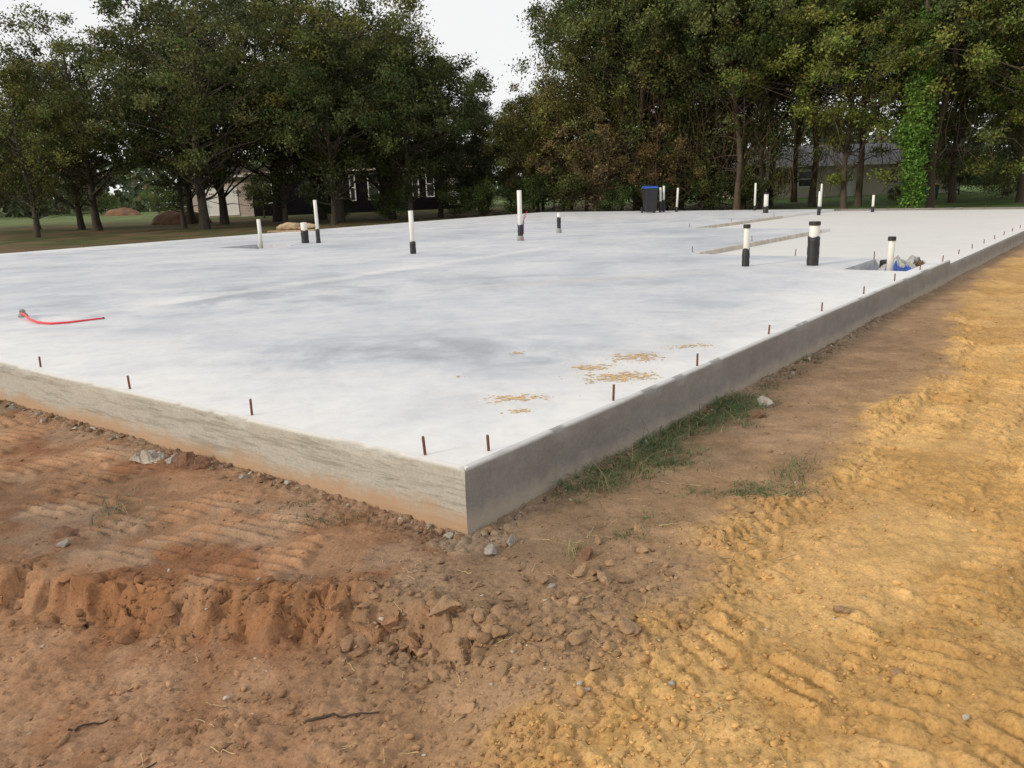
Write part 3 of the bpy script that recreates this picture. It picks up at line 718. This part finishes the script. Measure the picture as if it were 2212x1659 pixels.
for _ in range(85):
    s0=.55+2.5*rng.random()**.9; t0=-.06-abs(rng.normal(0,.17))*(1-.25*abs(s0-1.6)); x,y=W(s0,t0); gp.append((x,y,.07,.05,int(rng.uniform(18,60)),rng.uniform(.05,.12),G,1.3))
for _ in range(14):
    s0=2.8+2.2*rng.random(); t0=-.06-abs(rng.normal(0,.15)); x,y=W(s0,t0); gp.append((x,y,.06,.04,int(rng.uniform(10,35)),rng.uniform(.04,.07),G,1.3))
for _ in range(14):
    x,y=1.36+rng.normal()*.15,3.98+rng.normal()*.08; gp.append((x,y,.05,.04,int(rng.uniform(20,45)),rng.uniform(.03,.06),G,1.4))
gp+=[(1.52,4.15,.05,.07,40,.17,G,.8),(1.66,4.33,.06,.05,60,.08,G,1),(.95,4.0,.14,.06,90,.035,G,1.3),(-.95,3.75,.15,.04,150,.045,(.10,.12,.055),1.3),(-1.2,3.98,.08,.03,60,.04,(.10,.12,.055),1.3),
 (-2.2,4.02,.05,.09,50,.14,(.15,.18,.10),1.2),(-2.0,3.8,.10,.03,40,.05,(.12,.15,.08),1.3),(-2.5,4.5,.08,.04,40,.04,G,1.2),(.52,3.45,.06,.05,50,.05,G,1),(.25,3.3,.03,.06,30,.11,(.3,.27,.13),1.2),(.62,3.6,.12,.08,60,.05,G,1.2),(.9,4.6,.05,.05,20,.26,G,.7),(.7,4.32,.06,.05,22,.24,G,.7),(.45,4.0,.05,.04,16,.2,(.25,.24,.12),.8),(2.2,5.7,.3,.2,60,.04,G,1)]
grass("grass_tufts",gp)

# ---------------------------------------------------------------- trees
def leaves(centres,rad,nper,size,base,seed,squash=.6,brown=.05,droop=0):
    r=np.random.default_rng(seed); n=len(centres)*nper
    ci=np.repeat(np.arange(len(centres)),nper)
    d=r.normal(size=(n,3)); d/=np.linalg.norm(d,axis=1)[:,None]
    rr=rad[ci]*(r.random(n)**.5)*(1+.55*np.sin(d[:,0]*4+ci)*np.cos(d[:,1]*5+ci*2))
    P=centres[ci]+d*rr[:,None]*np.array([1,1,squash])+r.normal(size=(n,3))*.14
    P[:,2]-=droop*r.random(n)
    a=r.normal(size=(n,3)); a/=np.linalg.norm(a,axis=1)[:,None]
    nrm=d*.6+r.normal(size=(n,3))*.6+np.array([0,0,.45]); b_=np.cross(a,nrm); b_/=np.linalg.norm(b_,axis=1)[:,None]+1e-9
    sz=size*r.uniform(.6,1.3,n)[:,None]
    V=np.stack([P-a*sz*.6,P+b_*sz*.36,P+a*sz*.6,P-b_*sz*.36],1).reshape(-1,3)
    F=np.arange(n*4).reshape(n,4)
    ct=r.uniform(.45,1.5,len(centres))[ci]; 
    c=np.array(base)[None]*ct[:,None]*r.uniform(.6,1.5,n)[:,None]
    warm=r.random(len(centres))[ci]; c[:,0]*=1+.3*warm
    br=r.random(n)<brown; c[br]=np.array([.17,.11,.05])*r.uniform(.6,1.3,(br.sum(),1))
    return V,F,np.repeat(c,4,axis=0)
def make_tree(seed,H,cz0,R,ncl,nper,size,base,tr_r,mb,crad=(.4,.95),vines=0,lean=.04,brown=.05,shape=1.0,low=0,vc=(.11,.085,.045),vleaf=12):
    r=np.random.default_rng(seed); A_=Acc()
    ph=r.random(4)*6
    def tp(z): return np.array([lean*z*math.cos(ph[0])+.16*math.sin(z*.7+ph[1])*min(1,z/3),lean*z*math.sin(ph[0])+.16*math.sin(z*.55+ph[2])*min(1,z/3),z])
    zs=np.linspace(-.15,H*.88,16)
    A_.add(*tube([tp(z) for z in zs],[tr_r*(1.35 if i==0 else 1.1 if i==1 else 1)*(1-.85*(i/15)**1.1) for i in range(16)],9))
    C_=[]; tries=0
    cm=(cz0+H)/2; hv=(H-cz0)/2
    while len(C_)<ncl and tries<9000:
        tries+=1
        d=r.normal(size=3); d/=np.linalg.norm(d); q=r.random()**.42
        lob=.42+1.15*fbm(np.array([math.atan2(d[1],d[0])*2.0+seed]),np.array([d[2]*3.4+seed]),2,seed)[0]
        p=np.array([d[0]*R*q*lob,d[1]*R*q*lob,cm+d[2]*hv*q*(.85+.3*r.random())])
        f=(p[2]-cz0)/(H-cz0)
        p[:2]*=(1-.35*max(0,f-.45)*shape)*(.75+.5*min(1,max(f,0)*3))
        if any(np.linalg.norm((p-c)*np.array([1,1,1.3]))<.5*min(R/4,1.2) for c in C_): continue
        p[:2]+=tp(p[2])[:2]; C_.append(p)
    for _ in range(low):
        a=r.random()*6.28; q=r.random()**.5*R*.8; C_.append(np.array([math.cos(a)*q,math.sin(a)*q,r.uniform(cz0*.45,cz0+.5)]))
    C_=np.array(C_)
    for i,c in enumerate(C_):
        if r.random()<.5:
            z0=max(cz0*.55,c[2]-r.uniform(.8,2.6)*(R/4)); z0=min(z0,H*.85); b0=tp(z0); mid=(b0+c)/2+r.normal(size=3)*.3
            rr=tr_r*(.30-.16*z0/H); pts=[b0,b0*.6+mid*.4+r.normal(size=3)*.1,mid,mid*.45+c*.55+r.normal(size=3)*.14,c]
            A_.add(*tube(pts,[rr,rr*.8,rr*.6,rr*.4,rr*.2],5))
    for _ in range(12):
        z0=r.uniform(cz0*.4,cz0+1.5); b0=tp(z0); a=r.random()*6.28; L=r.uniform(.7,2.0)
        dv=np.array([math.cos(a),math.sin(a),r.uniform(-.1,.5)])*L
        A_.add(*tube([b0,b0+dv*.5+r.normal(size=3)*.1,b0+dv+r.normal(size=3)*.15],[.035,.02,.007],4))
    tm=mesh_np("trunk",A_.V,A_.F,mb,True)
    rad=r.uniform(crad[0],crad[1],len(C_))
    V,F,c=leaves(C_,rad,nper,size,base,seed,brown=brown)
    cmh=mesh_np("crown",V,F,M_leaf,False,c)
    vm=None
    if vines:
        B_=Acc()
        for _ in range(vines):
            a=r.random()*6.28; q=r.random()**.7*R*.8; zt=r.uniform(cz0*.8,cz0+4.0); zb=r.uniform(.4,zt*.8)
            x0,y0=math.cos(a)*q,math.sin(a)*q; pts=[]
            sw=r.normal(size=2)*.7
            for i in range(8):
                f=i/7; pts.append((x0+sw[0]*math.sin(f*3)+r.normal()*.10-x0*.2*f,y0+sw[1]*math.sin(f*2.5)+r.normal()*.10-y0*.2*f,zt+(zb-zt)*f))
            B_.add(*tube(pts,r.uniform(.007,.018),3))
        VV=np.array(B_.V); FF=np.array(B_.F); CC=np.array([.15,.11,.075])*rng.uniform(.6,1.4,(len(VV),1))
        if vleaf:
            nc=vleaf; cc=np.stack([r.normal(size=nc)*R*.4,r.normal(size=nc)*R*.4,r.uniform(1.0,cz0+2.5,nc)],1)
            V2,F2,C2=leaves(cc,r.uniform(.3,.9,nc),150,.11,vc,seed+1,squash=1.3,brown=.12,droop=.8)
            CC=np.concatenate([CC,C2]); FF=np.concatenate([FF,F2+len(VV)]); VV=np.concatenate([VV,V2])
        vm=mesh_np("vine",VV,FF,M_leaf,False,CC)
    return tm,cmh,vm
oak=(.082,.110,.036); dko=(.060,.090,.031); lt_=(.125,.18,.046)
T={}
T['a']=make_tree(1,13,2.7,5.1,160,220,.13,oak,.24,M_bark)
T['b']=make_tree(2,12.2,2.5,4.7,150,220,.13,dko,.22,M_bark)
T['c']=make_tree(3,9.2,1.9,3.3,100,200,.12,oak,.15,M_bark,(.35,.8))
T['d']=make_tree(4,15.5,4.2,4.5,165,190,.13,(.088,.122,.040),.20,M_bark2,(.35,.9),vines=75,brown=.04,low=7,vc=(.11,.11,.045))
T['e']=make_tree(5,15,4.3,4.1,155,190,.13,(.083,.115,.037),.16,M_bark2,(.35,.9),vines=50,brown=.03,low=6,vc=(.085,.125,.04),vleaf=12)
T['f']=make_tree(6,8.6,1.0,2.2,76,180,.115,(.13,.15,.050),.10,M_bark2,(.35,.7),brown=.06,shape=1.4)
T['g']=make_tree(8,14.5,3.8,5.2,180,200,.14,lt_,.17,M_bark2,(.4,.95),vines=30,vleaf=0,low=5)
T['h']=make_tree(11,15.5,4.8,4.5,155,190,.13,(.088,.122,.040),.17,M_bark2,(.35,.9),vines=28,vleaf=0)
T['s']=make_tree(9,2.6,.2,1.6,30,190,.10,(.075,.115,.035),.05,M_bark,(.35,.65),brown=.05)
T['u']=make_tree(10,6.5,.6,2.8,60,190,.14,(.060,.086,.032),.1,M_bark,(.4,.9))
T['v']=make_tree(12,6.0,.8,2.4,34,130,.11,(.14,.125,.06),.1,M_bark2,(.3,.65),vines=90,brown=.2,vc=(.14,.11,.055),vleaf=8)
LAB={'a':"broad dark green oak tree in a grove",'b':"dense dark oak tree in a grove",'c':"smaller rounded oak tree with low branches",'d':"tall oak tree draped in dead brown vines",'e':"tall slim tree with hanging green vines",'f':"small olive tinged tree with sparse crown",'g':"tall bright green leafy tree",'h':"tall tree with bare trunk and high crown",'s':"low green shrub at the grove edge",'u':"dark understorey tree in the grove",'v':"small tree smothered in dead brown vines"}
def plant(k,x,y,sc=1,rot=None,z=0):
    tm,cm,vm=T[k]; shrub=k=='s'
    e=empty("shrub" if shrub else "tree",(x,y,z),LAB[k],"shrub" if shrub else "tree","shrubs around the grove" if shrub else "trees around the building plot")
    e.rotation_euler=(0,0,random.random()*6.28 if rot is None else rot); e.scale=(sc,sc,sc*random.uniform(.95,1.05))
    obj("trunk",tm,e); obj("crown",cm,e)
    if vm: obj("vine",vm,e)
L_=[('a',-22.7,44.7,.90),('c',-17.6,44,.9),('a',-15.4,41,1.0),('b',-16.8,48,1.08),('a',-14.2,50,1.1),('b',-11.6,51,1.1),('a',-9.3,45,1.02),('b',-6.7,47.5,.95),('c',-3.9,48,1.0),
    ('c',-8.9,41.5,.98),('c',-5.2,43.5,.98),('b',-20.3,52,.95),('b',-24.8,47,.80),('c',-22.5,38.5,.85),('b',-32,55,.66),('a',-28.5,49,.62),('c',-28.5,45,.72),('b',-8.5,56,1.0),('c',-12.2,44.5,.9),
    ('f',.6,46,.78),('f',1.9,48,.9),('f',3.2,45,.92),('f',2.4,52,.95),('c',.3,53,.7),('c',-1.5,51,.75)]
R_=[('e',6.2,48.5,1.07),('e',7.9,47,1.02),('d',7.2,44.5,.92),('d',9.7,45,1.0),('e',11.1,44.5,1.0),('d',12.9,44,1.02),('h',15.7,48,1.05),('h',17.1,45,1.05),('h',18.8,43,1.0),('h',20.9,42,.95),('g',24.4,44,1.05),('e',26.2,41,1.0),
    ('b',9.2,52,1.15),('b',13.4,53,1.15),('h',19.3,54,1.1),('b',28.5,55,1.1),('h',19.8,37.5,.95),('g',23.0,34.5,.86),('e',29,44,1.0),('g',16.6,39.5,.83),('v',4.8,43.2,.95),('v',8.1,43,.75),('h',11.9,41.5,.95),('g',32,50,1.0),('e',13.6,42.5,.90),('f',4.6,46,.98)]
for k,x,y,s in L_+R_: plant(k,x,y,s)
for x,y,s in ((4.3,53,.9),(7.2,50,.85),(10.5,49,.9),(12.5,50,.8),(2,58,.8),(38,60,1),(33,60,.8),(-52,80,.9),(-60,84,1),(-13.6,60,.6),(-8.8,61,.5),(-2.6,58,.75),(-18,60,.6)): plant('u',x,y,s)
for x,y,s in ((-10.2,48,.6),(-6.5,46,.6),(-3.0,46.5,.7),(-1.2,45.5,.8),(.9,44.5,.7),(2.6,44,.9),(7.6,43.5,.7),(8.6,44.5,1.1),(10.5,43.6,.8),(11.6,45,1.1),(5.6,42.6,.6),(12.9,43,.6),(14.0,45.5,.9),(9.4,47,1.3),(-31,78,.9),(-36,84,1),(-44,88,1),(31.5,56,.8),(29,47,.6),(22.3,46,.35)): plant('s',x,y,s)
e=empty("ivy_column",(18.3,36.3,0),"bright green ivy climbing a tall trunk","ivy")
nc=130; a=rng.random(nc)*6.28; zz=rng.uniform(.05,8.2,nc); rr=.16+.42*sm(6.2,4.2,zz)*sm(2.0,3.6,zz)*(.6+.4*np.sin(zz*4))
cc=np.stack([np.cos(a)*rr,np.sin(a)*rr,zz],1)
V,F,c=leaves(cc,rng.uniform(.15,.40,nc),170,.11,(.14,.27,.055),44,squash=1.2,brown=0,droop=.25)
obj("foliage",mesh_np("foliage",V,F,M_leaf,False,c),e)
V,F=tube([(0,0,-.1),(.05,0,3),(-.05,.05,9.5)],[.2,.15,.08],8); obj("stem",mesh_np("stem",V,F,M_bark2,True),e)
n=900; a=rng.uniform(-.95,.95,n); dd=rng.uniform(105,150,n); xx=np.sin(a)*dd*1.1; yy=np.cos(a)*dd*.9+10
zz=rng.random(n)**.8*(4.0+4*vn(xx*.05,yy*0,5)+3*sm(-20,20,xx)); cc=np.stack([xx,yy,zz],1)
V,F,c=leaves(cc,rng.uniform(1.5,3.2,n),70,.8,(.085,.115,.06),55)
obj("distant_woods",mesh_np("distant_woods",V,F,M_leaf,False,c),kind="stuff")

M_mound=simple("mound_dirt",(.17,.09,.05),.95,.35,2,.5)
def mound(x,y,rx,ry,h,lab,seed):
    V=I4[0].copy(); k=1+.4*(fbm(V[:,0]*2+seed,V[:,1]*2+V[:,2],4,seed)-.5); V=V*k[:,None]; V[:,2]=np.sign(V[:,2])*np.abs(V[:,2])**1.3
    obj("dirt_mound",mesh_np("dirt_mound",V*np.array([rx,ry,h]),I4[1],M_mound,True),None,(x,y,0),label=lab,category="dirt mound")
mound(-21.3,53,1.8,1.3,.9,"heap of reddish brown dirt on the grass",3)
mound(-38,80,1.8,1.4,.9,"low heap of brown dirt in the field",5)

# ---------------------------------------------------------------- houses
def house(name,x0,x1,y0,dep,z0,wh,rh,wm,rm,lab,wins,over=.5):
    e=empty(name,((x0+x1)/2,y0,z0),lab,"house"); hw=(x1-x0)/2
    a=Acc(); a.box(-hw,hw,0,dep,-.3,wh)
    z=.2
    while z<wh-.18:
        a.box(-hw+.01,hw-.01,-.022,0,z,z+.17); z+=.19
    obj("wall",mesh_np("wall",a.V,a.F,wm),e)
    o_=over; V=[(-hw-o_,-o_,wh),(hw+o_,-o_,wh),(hw+o_,dep+o_,wh),(-hw-o_,dep+o_,wh),(-hw+dep*.42,dep/2,wh+rh),(hw-dep*.42,dep/2,wh+rh),
        (-hw-o_,-o_,wh+.14),(hw+o_,-o_,wh+.14),(hw+o_,dep+o_,wh+.14),(-hw-o_,dep+o_,wh+.14)]
    F=[(6,7,5,4),(7,8,5),(8,9,4,5),(9,6,4),(0,3,2,1),(0,1,7,6),(1,2,8,7),(2,3,9,8),(3,0,6,9)]
    obj("roof",mesh_np("roof",V,F,rm),e)
    a=Acc(); a.box(-hw-o_,hw+o_,-o_-.03,-o_-.002,wh-.02,wh+.15); obj("fascia",mesh_np("fascia",a.V,a.F,M_trim if wm is not M_black else M_pink),e)
    for (wx,wz,ww,hh_,kind) in wins:
        we=obj(kind,None,e,(wx-(x0+x1)/2,-.03,wz)); we.empty_display_size=.1
        a=Acc(); t=.09
        a.box(-ww/2,ww/2,-.04,.0,hh_-t,hh_); a.box(-ww/2,ww/2,-.04,.0,0,t)
        a.box(-ww/2,-ww/2+t,-.04,.0,t,hh_-t); a.box(ww/2-t,ww/2,-.04,.0,t,hh_-t)
        if kind=="window": a.box(-ww/2+t,ww/2-t,-.035,.0,hh_*.5-.03,hh_*.5+.03)
        obj("frame",mesh_np("frame",a.V,a.F,M_trim),we)
        a=Acc(); a.box(-ww/2+t,ww/2-t,-.018,-.003,t,hh_-t); obj("pane" if kind=="window" else "panel",mesh_np("pane",a.V,a.F,M_glass if kind=="window" else M_trim),we)
    return e
house("dark_house",-20.6,-1.4,66,10,0,3.25,2.3,M_black,M_roofb,"black sided single storey house with white framed windows",
  [(-10.7,.9,.95,2.15,"window"),(-7.3,1.0,.6,2.1,"window"),(-6.1,1.0,.7,2.1,"window"),(-14.9,.8,.8,1.6,"window"),(-4.2,.3,.95,2.1,"door"),(-19.3,.9,.8,1.6,"window"),(-12.4,.9,.5,2.1,"window")])
house("pale_garage",-26.2,-20.65,67,8,0,3.1,1.6,M_pink,M_roofb,"unfinished garage with pale wall beside the dark house",[(-23.4,.05,2.6,2.3,"door")])
house("beige_house",19.0,34.8,62,9,-.1,2.45,1.7,M_beige,M_roofg,"beige sided single storey house with grey shingle roof",
  [(20.0,.8,.9,.95,"window"),(22.9,.9,1.1,1.25,"window"),(26.2,.1,.95,2.0,"door"),(29.6,.9,1.05,1.25,"window")])
e=empty("rail_fence",(-37,100,0),"white rail fence across the far field","fence")
a=Acc()
for i in range(7): a.box(-7+i*2.4-.06,-7+i*2.4+.06,-.06,.06,-.1,1.25)
obj("post",mesh_np("post",a.V,a.F,M_trim),e)
a=Acc()
for z in (.5,1.0): a.box(-7,7.4,-.1,-.063,z,z+.12)
obj("rail",mesh_np("rail",a.V,a.F,M_trim),e)

# ---------------------------------------------------------------- light, world, camera
sun=bpy.data.lights.new("sun",'SUN'); sun.energy=2.1; sun.angle=math.radians(9); sun.color=(1,.87,.70)
so=bpy.data.objects.new("sun",sun); col.objects.link(so)
el=math.radians(24); az=np.array([-.86,-.51]); az/=np.linalg.norm(az)
dv=Vector((az[0]*math.cos(el),az[1]*math.cos(el),math.sin(el)))
so.rotation_euler=dv.to_track_quat('Z','Y').to_euler(); so.location=(-10,-10,20)
wd=bpy.data.worlds.new("World"); scene.world=wd; wd.use_nodes=True; nt=wd.node_tree; bg=nt.nodes["Background"]
sk=nt.nodes.new("ShaderNodeTexSky"); sk.sky_type='NISHITA'; sk.sun_disc=False; sk.sun_elevation=el; sk.sun_rotation=math.atan2(az[0],az[1])
mu=nt.nodes.new("ShaderNodeMix"); mu.data_type='RGBA'; mu.inputs[0].default_value=.93
nt.links.new(sk.outputs[0],mu.inputs[6]); mu.inputs[7].default_value=(9.2,9.15,9.15,1)
nt.links.new(mu.outputs[2],bg.inputs[0]); bg.inputs[1].default_value=.105
cam=bpy.data.cameras.new("camera"); cam.sensor_width=36; cam.lens=36*1700/2212; cam.clip_end=3000; cam.clip_start=.05
co=bpy.data.objects.new("camera",cam); col.objects.link(co); scene.camera=co
p=math.radians(14.1); r=math.radians(1.95)
R0=Vector((1,0,0)); U0=Vector((0,math.sin(p),math.cos(p))); Fw=Vector((0,math.cos(p),-math.sin(p)))
Ri=R0*math.cos(r)-U0*math.sin(r); Ui=R0*math.sin(r)+U0*math.cos(r)
Mx=Matrix((Ri,Ui,-Fw)).transposed().to_4x4(); Mx.translation=Vector((0,0,1.63)); co.matrix_world=Mx
scene.view_settings.view_transform='Standard'; scene.view_settings.look='None'; scene.view_settings.exposure=0
